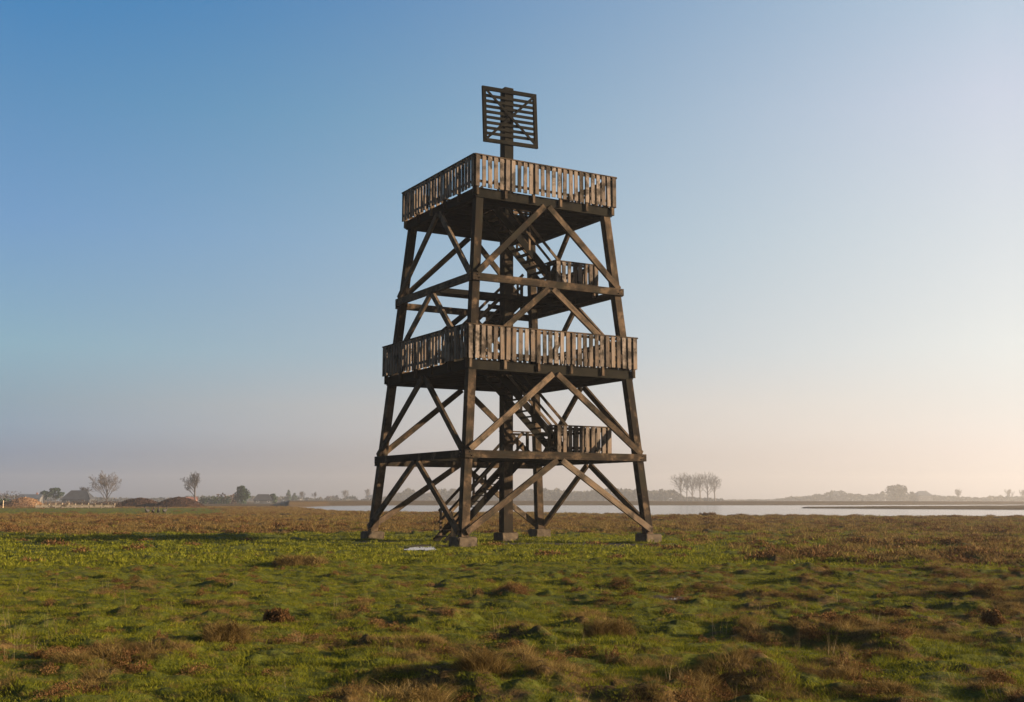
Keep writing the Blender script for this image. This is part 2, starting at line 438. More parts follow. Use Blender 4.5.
# chevron braces: (foot z, apex z)
for (zf, za) in ((.50, Z1 - BH / 2 - .03), (Z1 + BH / 2 + .03, 6.22), (6.72, Z3 - BH / 2 - .03), (Z3 + BH / 2 + .03, 12.70)):
    for ax in (0, 1):
        for s in (-1, 1):
            for d in (-1, 1):
                k3 = LEG + .055 + (.004 if d > 0 else 0); of, oa = s * (A(zf) + k3), s * (A(za) + k3)
                u0 = d * (A(zf) + .0); u1 = d * .10
                p, q = ((u0, of, zf), (u1, oa, za)) if ax == 0 else ((of, u0, zf), (oa, u1, za))
                mm = MB(); n = Vector((0, s, 0)) if ax == 0 else Vector((s, 0, 0))
                dirv = (Vector(q) - Vector(p)).normalized(); up = n.cross(dirv)
                # plumb-cut ends: build the bar, its faces stay in the leg plane
                mm.beam(p, q, .11, .22, up=up)
                mm.build('diagonal_brace', W_BEAM, tower)

def deck(p, ztop, hole):
    """boards, joists and edge beams of a square platform; hole = (u0,u1,v0,v1)"""
    e = p - .18
    mm = MB(); bw = .145; u = -e - .06
    while u + bw < e + .07:
        segs = [(-e - .05, e + .05)]
        if u + bw > hole[0] and u < hole[1]: segs = [(-e - .05, hole[2]), (hole[3], e + .05)]
        if u + bw > -.2 and u < .2 :
            segs = [x for sgm in segs for x in ([(sgm[0], -.22), (.22, sgm[1])] if sgm[0] < -.22 < sgm[1] and sgm[1] > .22 else [(max(sgm[0], .22), sgm[1])] if sgm[0] < .22 and sgm[1] > .22 else [sgm])]
        for (a, b) in segs: mm.box(u, u + bw - .008, a, b, ztop - .045, ztop)
        u += bw
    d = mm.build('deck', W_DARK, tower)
    mm = MB(); k = -e + .6
    while k < e - .3:
        for (a, b) in (((-e + .07, hole[0] - .06), (hole[1] + .06, e - .07)) if hole[2] < k < hole[3] else ((-e + .07, e - .07),)):
            mm.box(a, b, k - .04, k + .04, ztop - .25, ztop - .048)
        k += .58
    for v in (hole[2] - .0, hole[3]): pass
    for u in (hole[0] - .03, hole[1] + .03): mm.box(u - .03, u + .03, hole[2] - .15, hole[3] + .05, ztop - .26, ztop - .05)
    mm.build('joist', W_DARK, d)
    for ax in (0, 1):
        for s in (-1, 1):
            mm = MB(); L = e + .06 if ax == 0 else e - .063
            if ax == 0: mm.box(-L, L, s * e - .05, s * e + .05, ztop - .36, ztop - .049)
            else: mm.box(s * e - .05, s * e + .05, -L, L, ztop - .36, ztop - .049)
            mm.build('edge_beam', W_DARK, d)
    # bearers on the leg heads
    mm = MB()
    a = A(ztop - .45)
    for s in (-1, 1):
        mm.box(s * a - .07, s * a + .07, -e + .055, e - .055, ztop - .375, ztop - .255)
    mm.build('bearer', W_DARK, d)
    return d

def railing(name, a, b, out, ztop, zbot, post_bot, npost, parent=tower, spacing=.255, pm=None, pickets=True):
    """a, b: ends (u,v) of the picket line; out: outward normal"""
    a = Vector((*a, 0)); b = Vector((*b, 0)); out = Vector((*out, 0)); d = (b - a).normalized(); L = (b - a).length
    r = empty(name); r.parent = parent
    def P(t, o, z): return a + d * t + out * o + Vector((0, 0, z))
    mm = MB(); mm.beam(P(0.0, -.04, ztop - .02), P(L, -.04, ztop - .02), .17, .045, tint=.5); mm.build('top_rail', W_BEAM, r)
    mm = MB()
    mm.beam(P(.02, -.014, ztop - .13), P(L - .02, -.014, ztop - .13), .022, .10)
    mm.beam(P(.02, -.014, zbot + .20), P(L - .02, -.014, zbot + .20), .022, .10)
    mm.build('back_rail', W_BEAM, r)
    n = max(2, int(round(L / spacing))); mm = MB()
    for i in range(n if pickets else 0):
        t = (i + .5) * L / n + random.uniform(-.012, .012); w = .156 + random.uniform(-.010, .010)
        tilt = random.uniform(-.008, .008)
        zb = zbot + random.uniform(-.03, .02)
        mm.beam(P(t + tilt, .014, zb), P(t - tilt, .014, ztop - .048), w, .042, up=out)
    if pickets: mm.build('picket', pm or W_SLAT, r)
    for i in range(npost):
        t = .16 + (L - .32) * i / (npost - 1) if npost > 1 else L / 2
        mm = MB(); mm.beam(P(t, -.076, post_bot), P(t, -.076, ztop - .045), .1, .1, up=out)
        mm.build('post', W_BEAM, r)
    return r

HOLE = (-1.4, .85, -1.42, -.24)
D1, D2 = 6.58, 13.06
deck(3.716, D1, HOLE); deck(3.183, D2, HOLE)
for (p, zt, zb, zd) in ((3.716, 7.84, 6.61, D1), (3.183, 14.29, 13.07, D2)):
    for (a, b, out) in (((-p, -p), (p, -p), (0, -1)), ((p, -p), (p, p), (1, 0)), ((p, p), (-p, p), (0, 1)), ((-p, p), (-p, -p), (-1, 0))):
        railing('railing', a, b, out, zt, zb, zd - .30, 6)

def landing(z, A_):
    u0, u1, v0, v1 = .95, A_ + .02, -2.2, 2.2
    mm = MB(); v = v0
    while v + .145 < v1 + .02:
        mm.box(u0, u1, v, v + .137, z - .045, z); v += .145
    d = mm.build('landing', W_DARK, tower)
    mm = MB()
    for u in (u0 + .05, (u0 + u1) / 2, u1 - .05): mm.box(u - .04, u + .04, v0, v1, z - .25, z - .048)
    mm.build('joist', W_DARK, d)
    for v in (v0 + .05, v1 - .05):
        mm = MB(); mm.box(u0 - .6, u0 + .0, v - .04, v + .04, z - .24, z - .06); mm.build('bearer', W_DARK, d)
    zt, zb = z + 1.1, z + .03
    railing('railing', (u0, v0), (u1, v0), (0, -1), zt, zb, z - .22, 3)
    railing('railing', (u1, v0), (u1, v1), (1, 0), zt, zb, z - .22, 4)
    railing('railing', (u1, v1), (u0, v1), (0, 1), zt, zb, z - .22, 3, pickets=False)
    railing('railing', (u0, -1.42), (u0, v0), (-1, 0), zt, zb, z - .22, 2, pickets=False)
    railing('railing', (u0, v1), (u0, 1.42), (-1, 0), zt, zb, z - .22, 2, pickets=False)
L1, L2 = 3.36, 9.80
landing(L1, A(L1) - .16); landing(L2, A(L2) - .16)

def stair(ua, za, ub, zb, v0, v1):
    """flight from (ua,za) to (ub,zb), between v0 and v1"""
    st = empty('stair_flight'); st.parent = tower
    n = int(round((zb - za) / .22)); du = (ub - ua) / n; dz = (zb - za) / n
    mm = MB()
    for i in range(1, n):
        u = ua + du * i; z = za + dz * i
        mm.box(u - .12, u + .12, v0 + .045, v1 - .045, z - .04, z)
    mm.build('tread', W_BEAM, st)
    dirv = Vector((ub - ua, 0, zb - za)).normalized(); up = dirv.cross(Vector((0, 1, 0))) * (1 if ub < ua else -1)
    if up.z < 0: up = -up
    for v in (v0 + .022, v1 - .022):
        mm = MB(); mm.beam((ua, v, za + .0), (ub, v, zb - .12), .045, .27, up=up); mm.build('stringer', W_DARK, st)
        for (h, w, nm) in ((.98, .11, 'handrail'), (.55, .09, 'mid_rail')):
            s2 = 1 if v > (v0 + v1) / 2 else -1
            mm = MB(); mm.beam((ua + du * .8, v + s2 * .05, za + h + dz * .8), (ub, v + s2 * .05, zb + h - .05), .045, w, up=up); mm.build(nm, W_BEAM, st)
        for t in (.07, .5, .93):
            u = ua + (ub - ua) * t; z = za + (zb - za) * t
            mm = MB(); s2 = 1 if v > (v0 + v1) / 2 else -1
            mm.box(u - .04, u + .04, min(v + s2 * .026, v + s2 * -.03), max(v + s2 * .026, v + s2 * -.03), max(z - .1, za - .02), z + .96) if False else mm.beam((u, v, max(z - .05, za)), (u, v, z + .97), .052, .085, up=(1, 0, 0))
            mm.build('baluster', W_BEAM, st)
stair(-2.45, 0.0, .93, L1, .28, 1.3)
stair(2.15, L1, -1.15, D1, -1.32, -.30)
stair(-2.38, D1, .93, L2, .28, 1.3)
stair(1.95, L2, -1.35, D2, -1.32, -.30)

# slatted beacon on the mast
bp_ = empty('beacon_panel'); bp_.parent = tower
zB, zT, hw, vf = 15.94, 18.25, 1.27, -.27
mm = MB()
mm.box(-hw, -hw + .15, vf - .05, vf + .05, zB, zT); mm.box(hw - .15, hw, vf - .05, vf + .05, zB, zT)
mm.box(-hw + .153, hw - .153, vf - .05, vf + .05, zT - .15, zT); mm.box(-hw + .153, hw - .153, vf - .05, vf + .05, zB, zB + .15)
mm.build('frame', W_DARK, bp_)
mm = MB()
for i in range(8):
    z = zB + .15 + (zT - zB - .3) * (i + 1) / 9
    mm.box(-hw + .154, hw - .154, vf - .015, vf + .03, z - .058, z + .058)
mm.build('slat', W_DARK, bp_)
for s, o_ in ((-1, 0), (1, .032)):
    mm = MB(); mm.beam((s * (hw - .17), vf - .036 - o_, zB + .17), (-s * (hw - .17), vf - .036 - o_, zT - .17), .03, .10, up=(0, 0, 1)); mm.build('cross_brace', W_DARK, bp_)
bp_.matrix_local = Matrix.Translation((0, 0, 17.07)) @ Matrix.Rotation(-.035, 4, 'Y') @ Matrix.Translation((0, 0, -17.1))

# ------------------------------------------------------------------ grass tufts (sources kept outside the scene)
def blades(n, rad, hmin, hmax, wid, lean, seg=3, dome=0.0, clump=1.0):
    """n curved blades; returns V,F(quads+tip as quads),tint,h"""
    ang = RNG.uniform(0, 2 * np.pi, n); r = rad * RNG.uniform(0, 1, n) ** .6
    bx, by = r * np.cos(ang), r * np.sin(ang)
    H = RNG.uniform(hmin, hmax, n) * (1 - .5 * (r / rad) ** 2 * clump)
    la = ang + RNG.normal(0, .9, n); ln = lean * H * RNG.uniform(.3, 1.3, n)
    fa = RNG.uniform(0, np.pi, n); wx, wy = np.cos(fa), np.sin(fa)
    V = []; T = []; Hv = []
    for k in range(seg + 1):
        t = k / seg; w = wid * (1 - t ** 1.5 * .85) / 2
        cx = bx + np.cos(la) * ln * t ** 1.8; cy = by + np.sin(la) * ln * t ** 1.8; cz = H * (t - .18 * lean * t * t) - .01 + dome * (1 - (r / rad) ** 2)
        for sgn in (-1, 1):
            V.append(np.stack([cx + sgn * w * wx, cy + sgn * w * wy, cz], -1))
            Hv.append(np.full(n, t))
    tint = np.tile(RNG.uniform(0, 1, n), len(V))
    V = np.concatenate(V)
    F = []
    for k in range(seg):
        a = np.arange(n) + 2 * k * n
        F.append(np.stack([a, a + n, a + 3 * n, a + 2 * n], -1))
    return V, np.concatenate(F), tint, np.concatenate(Hv)
def scrub(n, rad, h, size):
    """low woody scrub: thin stems carrying small leaf clusters"""
    V, F, T, Hh = blades(n // 5, rad * .7, h * .5, h, .006, .9)
    k = n * 4
    p = RNG.normal(0, 1, (k, 3)); p /= np.linalg.norm(p, axis=1)[:, None]; p *= RNG.uniform(.35, 1, (k, 1)) ** .5
    p[:, 2] = np.abs(p[:, 2]); p = p * np.array([rad, rad, h * .85]) * (1 + .25 * np.sin(p[:, :1] * 9))
    d = RNG.normal(0, 1, (k, 3)); d[:, 2] = np.abs(d[:, 2]) + .6; d /= np.linalg.norm(d, axis=1)[:, None]
    s = np.cross(d, RNG.normal(0, 1, (k, 3))); s /= np.linalg.norm(s, axis=1)[:, None] + 1e-9
    L = RNG.uniform(.6, 1.4, (k, 1)) * size; W = L * .30
    V2 = np.concatenate([p - s * W, p + s * W, p + d * L + s * W * .3, p + d * L - s * W * .3])
    a = np.arange(k); F2 = np.stack([a, a + k, a + 2 * k, a + 3 * k], -1) + len(V)
    return np.concatenate([V, V2]), np.concatenate([F, F2]), np.concatenate([T, np.tile(RNG.uniform(0, 1, k), 4)]), np.concatenate([Hh, np.full(4 * k, .5)])
def src_coll(name, gens, mat):
    c = bpy.data.collections.new(name)
    for i, g in enumerate(gens):
        V, F, T, Hh = g()
        o = np_mesh(name + '_source_%d' % i, V, F, mat, T, Hh, link=False); c.objects.link(o)
    return c
def instancer(name, P, scale, coll, mat, zs=None, **kw):
    n = len(P); me = bpy.data.meshes.new(name); me.vertices.add(n); me.vertices.foreach_set('co', np.asarray(P, np.float32).ravel())
    a = me.attributes.new('rot', 'FLOAT_VECTOR', 'POINT')
    rot = np.stack([RNG.normal(0, .09, n), RNG.normal(0, .09, n), RNG.uniform(0, 6.28, n)], -1).astype(np.float32); a.data.foreach_set('vector', rot.ravel())
    a = me.attributes.new('scl', 'FLOAT_VECTOR', 'POINT'); s = np.stack([scale, scale, scale * (RNG.uniform(.75, 1.25, n) if zs is None else zs)], -1).astype(np.float32); a.data.foreach_set('vector', s.ravel())
    a = me.attributes.new('pick', 'INT', 'POINT'); a.data.foreach_set('value', RNG.integers(0, len(coll.objects), n).astype(np.int32))
    me.materials.append(mat); me.update()
    o = bpy.data.objects.new(name, me); COL.objects.link(o)
    ng = bpy.data.node_groups.new('scatter_' + name, 'GeometryNodeTree')
    ng.interface.new_socket('Geometry', in_out='INPUT', socket_type='NodeSocketGeometry'); ng.interface.new_socket('Geometry', in_out='OUTPUT', socket_type='NodeSocketGeometry')
    gi = ng.nodes.new('NodeGroupInput'); go = ng.nodes.new('NodeGroupOutput'); iop = ng.nodes.new('GeometryNodeInstanceOnPoints')
    ci = ng.nodes.new('GeometryNodeCollectionInfo'); ci.inputs['Collection'].default_value = coll; ci.inputs['Separate Children'].default_value = True; ci.inputs['Reset Children'].default_value = True
    ng.links.new(gi.outputs[0], iop.inputs['Points']); ng.links.new(ci.outputs[0], iop.inputs['Instance']); iop.inputs['Pick Instance'].default_value = True
    for nm, typ, sock in (('rot', 'FLOAT_VECTOR', 'Rotation'), ('scl', 'FLOAT_VECTOR', 'Scale'), ('pick', 'INT', 'Instance Index')):
        na = ng.nodes.new('GeometryNodeInputNamedAttribute'); na.data_type = typ; na.inputs['Name'].default_value = nm
        ng.links.new(na.outputs[0], iop.inputs[sock])
    ng.links.new(iop.outputs[0], go.inputs[0])
    md = o.modifiers.new('scatter', 'NODES'); md.node_group = ng
    return tag(o, **kw)
def scatter_pts(n, r0, r1, half=R(31), power=1.0):
    """random points in the wedge in front, more near than far"""
    u = RNG.uniform(0, 1, n)
    if power == 1.0: r = np.sqrt(r0 ** 2 + u * (r1 ** 2 - r0 ** 2))      # even
    else: r = r0 * (r1 / r0) ** u if power == 0 else (r0 ** power + u * (r1 ** power - r0 ** power)) ** (1 / power)
    t = RNG.uniform(-half, half, n); return r * np.sin(t), r * np.cos(t)
def on_ground(X, Y, sink=.02): return np.stack([X, Y, ground_z(X, Y) - sink], -1)
def clear(X, Y):
    """not in water, puddles, mud or the footings"""
    lake, spit, _, _ = lake_depth(X, Y)
    ok = (lake < .06)
    for (cx, cy, rx, ry, dz) in PUDDLES: ok &= (((X - cx) / rx) ** 2 + ((Y - cy) / ry) ** 2 > 1.5)
    c, s = math.cos(PSI), math.sin(PSI); dx, dy = X - TX, Y - TY; u = dx * c + dy * s; v = -dx * s + dy * c
    for (fx, fy) in ((-1, -1), (1, -1), (1, 1), (-1, 1), (0, 0)):
        ok &= ~((np.abs(u - fx * A(.2)) < .5) & (np.abs(v - fy * A(.2)) < .5))
    ok &= ~((u > -2.7) & (u < -1.2) & (v > .2) & (v < 1.4))
    return ok
cG = src_coll('green_tuft', [lambda: blades(110, .22, .025, .07, .007, .9), lambda: blades(90, .18, .03, .09, .007, .8), lambda: blades(130, .26, .02, .05, .008, 1.0), lambda: blades(60, .13, .05, .13, .006, .7)], G_GREEN)
cGf = src_coll('green_tuft_far', [lambda: blades(40, .45, .04, .11, .035, .8, 2), lambda: blades(36, .4, .06, .15, .03, .7, 2)], G_GREEN)
cB = src_coll('brown_tuft', [lambda: blades(190, .19, .06, .19, .0045, 1.0, dome=.04), lambda: blades(210, .24, .05, .15, .0045, 1.2, dome=.05), lambda: blades(110, .13, .08, .24, .004, .8), lambda: blades(170, .27, .04, .12, .005, 1.2, dome=.03)], G_BROWN)
cBf = src_coll('brown_tuft_far', [lambda: blades(55, .42, .12, .32, .028, .8, 2, dome=.05), lambda: blades(50, .36, .16, .38, .024, .7, 2), lambda: blades(60, .5, .08, .22, .03, .9, 2, dome=.05)], G_BROWN)
cH = src_coll('scrub_tuft', [lambda: scrub(340, .24, .19, .017), lambda: scrub(420, .32, .15, .016), lambda: scrub(240, .18, .22, .018)], G_HEATH)
cHf = src_coll('scrub_tuft_far', [lambda: scrub(90, .5, .24, .06), lambda: scrub(100, .65, .20, .065)], G_HEATH)
cS = src_coll('straw_stalks', [lambda: blades(9, .14, .2, .5, .0035, .35, clump=.2), lambda: blades(6, .10, .25, .6, .0035, .25, clump=.2)], G_STRAW)

X, Y = scatter_pts(42000, 5.5, 34, power=1.35); b = brownness(X, Y); n = fbm(X * .8, Y * .8, 61, 3)
k = clear(X, Y) & (RNG.uniform(0, 1, len(X)) < 1.05 - b * .75) & (mudmask(X, Y) < .5)
c_, s_ = math.cos(PSI), math.sin(PSI); FX = []; FY_ = []
for (fx, fy) in ((-1, -1), (1, -1), (1, 1), (-1, 1), (0, 0)):
    q = RNG.uniform(0, 6.28, 170); r_ = RNG.uniform(.50, .85, 170); u = fx * A(.2) + np.sign(np.cos(q)) * np.minimum(np.abs(np.cos(q)) * r_ * 1.3, r_ * .92); v = fy * A(.2) + np.sign(np.sin(q)) * np.minimum(np.abs(np.sin(q)) * r_ * 1.3, r_ * .92)
    ok_ = (np.abs(u - fx * A(.2)) > .40) | (np.abs(v - fy * A(.2)) > .40); u = u[ok_]; v = v[ok_]; FX.append(TX + u * c_ - v * s_); FY_.append(TY + u * s_ + v * c_)
FX = np.concatenate(FX); FY_ = np.concatenate(FY_)
instancer('footing_grass', on_ground(FX, FY_), RNG.uniform(.8, 1.7, len(FX)), cG, G_GREEN, label='longer green grass growing against the tower footings', cat='grass', kind='stuff')
instancer('green_grass', on_ground(X[k], Y[k]), RNG.uniform(.5, 1.15, k.sum()) * (.6 + .6 * n[k]), cG, G_GREEN, label='short green grass covering the marsh close to the camera', cat='grass', kind='stuff')
X, Y = scatter_pts(46000, 30, 215, power=.75); b = brownness(X, Y)
k = clear(X, Y) & (RNG.uniform(0, 1, len(X)) < 1.0 - b * .78) & (mudmask(X, Y) < .45)
strip = (Y > 118) & (X < -20)
instancer('distant_green_grass', on_ground(X[k], Y[k]), RNG.uniform(.6, 1.2, k.sum()) * np.where(strip[k], .6, 1), cGf, G_GREEN, label='low green grass around the tower and out to the shore', cat='grass', kind='stuff')
X, Y = scatter_pts(44000, 5.5, 36, power=1.35); b = brownness(X, Y); nn = fbm(X * .9 + 5, Y * .9, 66, 3)
p = sm(.30, .85, b + (nn - .5) * .8)
k = clear(X, Y) & (RNG.uniform(0, 1, len(X)) < .15 + p * .60)
instancer('dry_marsh_grass', on_ground(X[k], Y[k]), RNG.uniform(.40, .85, k.sum()) * (.5 + .5 * p[k]), cB, G_BROWN, label='dry brown grass growing in patches among the green in the foreground', cat='dry grass', kind='stuff')
X, Y = scatter_pts(60000, 32, 260, power=.8); b = brownness(X, Y)
k = clear(X, Y) & (RNG.uniform(0, 1, len(X)) < .9 * sm(.18, .8, b) + .03 * (b > .02))
instancer('distant_dry_grass', on_ground(X[k], Y[k]), RNG.uniform(.5, 1.05, k.sum()), cBf, G_BROWN, label='brown tussocky marsh grass stretching from the tower to the water', cat='dry grass', kind='stuff')
X, Y = scatter_pts(15000, 5.5, 36, power=1.35); b = brownness(X, Y); nn = fbm(X * 1.3 + 3, Y * 1.0, 68, 3)
p = sm(.50, .66, nn) * sm(.15, .5, b + .1) * .8
k = clear(X, Y) & (RNG.uniform(0, 1, len(X)) < np.maximum(p, .045))
instancer('marsh_scrub', on_ground(X[k], Y[k], .05), RNG.uniform(.3, .75, k.sum()), cH, G_HEATH, label='low rusty brown scrub in clumps across the foreground', cat='scrub', kind='stuff')
X, Y = scatter_pts(16000, 32, 240, power=.8); b = brownness(X, Y); nn = fbm(X * .16 + 3, Y * .10, 69, 4)
k = clear(X, Y) & (RNG.uniform(0, 1, len(X)) < np.maximum(sm(.50, .62, nn) * sm(.2, .6, b + .1), np.where(b > .1, .10, .02)))
instancer('distant_scrub', on_ground(X[k], Y[k], .05), RNG.uniform(.5, 1.1, k.sum()), cHf, G_HEATH, label='dark low scrub dotted over the brown marsh beyond the tower', cat='scrub', kind='stuff')
X, Y = scatter_pts(900, 6.0, 24, power=1.3); px = 511.5 + X / Y * F_PX
k = clear(X, Y) & (RNG.uniform(0, 1, len(X)) < np.where((px < 90) & (Y > 10.5) & (Y < 15), .5, .12))
X2 = RNG.uniform(-6.3, -5.0, 16); Y2 = RNG.uniform(11.2, 13.8, 16)
P = np.vstack([on_ground(X[k], Y[k]), on_ground(X2, Y2)])
instancer('straw_stalks', P, RNG.uniform(.4, .8, len(P)), cS, G_STRAW, label='thin pale straw stalks standing above the foreground grass', cat='dry stalks', kind='stuff')

# prominent tussocks: each one a thing
def tussock(name, px, y, w, h, mat, label, cat, kind):
    Yd = CAM_H * F_PX / (y - 499.8); Xd = at(px, Yd); rad = w / 2 / F_PX * Yd; hh = h / F_PX * Yd
    Vs = []; Fs = []; Ts = []; Hs = []; off = 0
    for i in range(9):
        a = RNG.uniform(0, 6.28); rr = rad * .6 * RNG.uniform(0, 1) ** .5 if i else 0
        if kind == 'scrub': V, F, T, H_ = scrub(500, rad * RNG.uniform(.4, .6), hh * RNG.uniform(.6, 1.0), .022 if Yd < 25 else .05)
        else: V, F, T, H_ = blades(620, rad * RNG.uniform(.4, .66), hh * .3, hh * .8, .0045 if Yd < 25 else .014, 1.0, dome=hh * .35)
        if kind == 'g' and Yd < 30 and i % 2:
            V, F, T, H_ = scrub(750, rad * RNG.uniform(.4, .6), hh * RNG.uniform(.6, .95), .012); T = T * .6
        V = V + np.array([rr * math.cos(a), rr * math.sin(a), 0]); Vs.append(V); Fs.append(F + off); Ts.append(T); Hs.append(H_); off += len(V)
    o = np_mesh(name, np.concatenate(Vs), np.concatenate(Fs), mat, np.concatenate(Ts), np.concatenate(Hs))
    o.location = (Xd, Yd, float(ground_z(np.array([Xd]), np.array([Yd]))[0]) - .05)
    return tag(o, label, cat)
TG = 'big tussocks standing out of the marsh'
for (px, y, w, h, mat, kind, lab) in [
    (606, 626, 52, 26, G_BROWN, 'g', 'round brown tussock just below the small puddle, right of centre'),
    (305, 562, 62, 14, G_BROWN, 'g', 'long reddish tussock left of the tower, level with its shadow'),
    (412, 690, 90, 34, G_BROWN, 'g', 'broad rusty tussock at the bottom edge, left of centre'),
    (480, 672, 60, 30, G_BROWN, 'g', 'upright rusty tussock right behind the broad one at bottom edge'),
    (690, 672, 52, 24, G_BROWN, 'g', 'brown domed tussock near the bottom, right of centre'),
    (820, 624, 80, 17, G_HEATH, 'scrub', 'long dark brown scrub hummock in the right foreground'),
    (984, 617, 30, 22, G_HEATH, 'scrub', 'small dark upright scrub clump near the right edge'),
    (880, 682, 70, 17, G_BROWN, 'g', 'low brown tussock close to the bottom right corner'),
    (232, 634, 50, 22, G_BROWN, 'g', 'brown tussock among the grass in the left foreground'),
    (282, 614, 36, 19, G_HEATH, 'scrub', 'dark scrub clump behind the left foreground tussock'),
    (707, 515.5, 22, 6, G_HEATH, 'scrub', 'dark scrub clump on the near shore below the row of bare trees'),
    (852, 553, 34, 7, G_HEATH, 'scrub', 'small dark scrub hummock in the middle distance on the right'),
    ]:
    tussock('grass_tussock' if kind == 'g' else 'scrub_clump', px, y, w, h, mat, lab, 'tussock' if kind == 'g' else 'scrub clump', kind)

# ------------------------------------------------------------------ trees
def far_k(Y): return 1.0 if Y < 255 else 1.5 if Y < 345 else 2.2 if Y < 450 else 2.0
def grow_h(h, k): return (h - 1.5) * k + 1.5
def crown_cloud(blobs, n, size, flat=.5):
    """leaf-clump faces spread through ellipsoids ((x,y,z),(rx,ry,rz))"""
    Vs = []; w = np.array([b[1][0] * b[1][1] * b[1][2] for b in blobs]) ** .75; w = w / w.sum()
    for (c, r), ww in zip(blobs, w):
        k = max(6, int(n * ww)); p = RNG.normal(0, 1, (k, 3)); p /= np.linalg.norm(p, axis=1)[:, None]
        p *= RNG.uniform(.15, 1.08, (k, 1)) ** .45; p *= (1 + .22 * np.sin(p * 6.1 + c[0] * 3))
        p = p * np.array(r) + np.array(c)
        a = RNG.normal(0, 1, (k, 3)); a /= np.linalg.norm(a, axis=1)[:, None]; b = np.cross(a, RNG.normal(0, 1, (k, 3))); b /= np.linalg.norm(b, axis=1)[:, None]
        s = size * RNG.uniform(.5, 1.4, (k, 1)); a = a * s; b = b * s * .7
        Vs.append(np.stack([p - a, p + b, p + a, p - b], 1).reshape(-1, 3))
    V = np.concatenate(Vs); F = np.arange(len(V)).reshape(-1, 4); T = np.repeat(RNG.uniform(0, 1, len(F)), 4)
    return V, F, T
def gz(x, y): return float(ground_z(np.array([float(x)]), np.array([float(y)]), False)[0])
def bare_tree(px, Y, h, spread, label, group='bare winter trees', seed=1, lean=0.0, lowest=.3, twig=.022, up=.55, name='bare_tree', nodes=5):
    rnd = random.Random(seed); kf = far_k(Y); Y = Y * kf; h = grow_h(h, kf); twig *= kf ** .8; x = at(px, Y)
    root = empty(name, (x, Y, gz(x, Y) - .1), rnd.uniform(0, 6), label=label, cat='tree', group=group)
    tr = MB(); cr = MB(); r0 = h * .018 + .05
    def limb(mb, p, d, L, r, lev):
        """a limb with side twigs all along it, bending upwards"""
        segs = 4 if lev == 1 else 3; pts = [(p, d, r)]
        for i in range(segs):
            d = (d + Vector((rnd.gauss(0, .13), rnd.gauss(0, .13), .16 * up + rnd.gauss(0, .05)))).normalized()
            q = p + d * (L / segs); r1 = max(twig * .55, r * .74)
            mb.tube(p, q, r, r1, 5 if lev < 2 else 3); p = q; r = r1; pts.append((p, d, r))
        if lev >= nodes: return
        k = {1: 8, 2: 6, 3: 5}.get(lev, 3)
        for i in range(k):
            t = .22 + .78 * (i + rnd.random()) / k; j = min(segs, int(t * segs) + (1 if t * segs > int(t * segs) else 0)); j0 = max(0, j - 1); f = t * segs - j0
            pp = pts[j0][0].lerp(pts[j][0], min(1, f)); dd = pts[j][1]
            o = dd.orthogonal().normalized(); o.rotate(Matrix.Rotation(rnd.uniform(0, 6.28), 3, dd)); sp = rnd.uniform(.45, .85)
            limb(cr, pp, (dd * math.cos(sp) + o * math.sin(sp) + Vector((0, 0, .12 * up))).normalized(), L * rnd.uniform(.36, .56) * (1.15 - .45 * t), max(twig, pts[j][2] * .6), lev + 1)
    lean_v = Vector((lean, 0, 1)).normalized(); fork = h * (lowest + .32)
    tr.tube((0, 0, 0), lean_v * (h * lowest), r0 * 1.25, r0, 7); tr.tube(lean_v * (h * lowest), lean_v * fork, r0, r0 * .7, 7)
    n = 9
    for k in range(n):
        az = 2.4 * k + rnd.uniform(-.4, .4); s_ = spread * (1.0 - .75 * k / (n - 1)) * rnd.uniform(.8, 1.15)
        st = lean_v * (h * lowest + (fork - h * lowest) * k / (n - 1))
        L1_ = (h - st.z) * (.78 - .10 * s_) * rnd.uniform(.82, 1.08)
        limb(cr, st, Vector((math.cos(az) * s_, math.sin(az) * s_, 1)).normalized(), L1_, r0 * .55, 1)
    t = tr.build('trunk', BARK, root); c = cr.build('crown', BARK, root)
    zs = max((v.co.z for v in c.data.vertices), default=h); f = h / zs
    for me in (t.data, c.data):
        for v in me.vertices: v.co *= f
    return root
def evergreen(px, Y, h, w, label, blobs=None, seed=2, group=None, n=900, size=.4, mat=None, name='evergreen_tree'):
    kf = far_k(Y); Y = Y * kf; h = grow_h(h, kf); w *= kf; size *= kf; n = int(n * 1.3)
    x = at(px, Y); root = empty(name, (x, Y, gz(x, Y) - .1), 0, label=label, cat='tree', group=group)
    tr = MB(); tr.tube((0, 0, 0), (0, 0, h * .5), .03 * h, .015 * h, 6)
    if blobs is None: blobs = [((0, 0, .25), (.42, .42, .25)), ((.05, 0, .55), (.36, .36, .28)), ((-.04, 0, .8), (.26, .26, .2))]
    for (c, r) in blobs: tr.tube((0, 0, h * .3), (c[0] * w, c[1] * w, c[2] * h), .012 * h, .006 * h, 4)
    tr.build('trunk', BARK, root)
    bl = [((c[0] * w, c[1] * w, c[2] * h), (r[0] * w, r[1] * w, r[2] * h)) for c, r in blobs]
    V, F, T = crown_cloud(bl, n, size)
    np_mesh('crown', V, F, mat or F_EVER, T, parent=root)
    return root
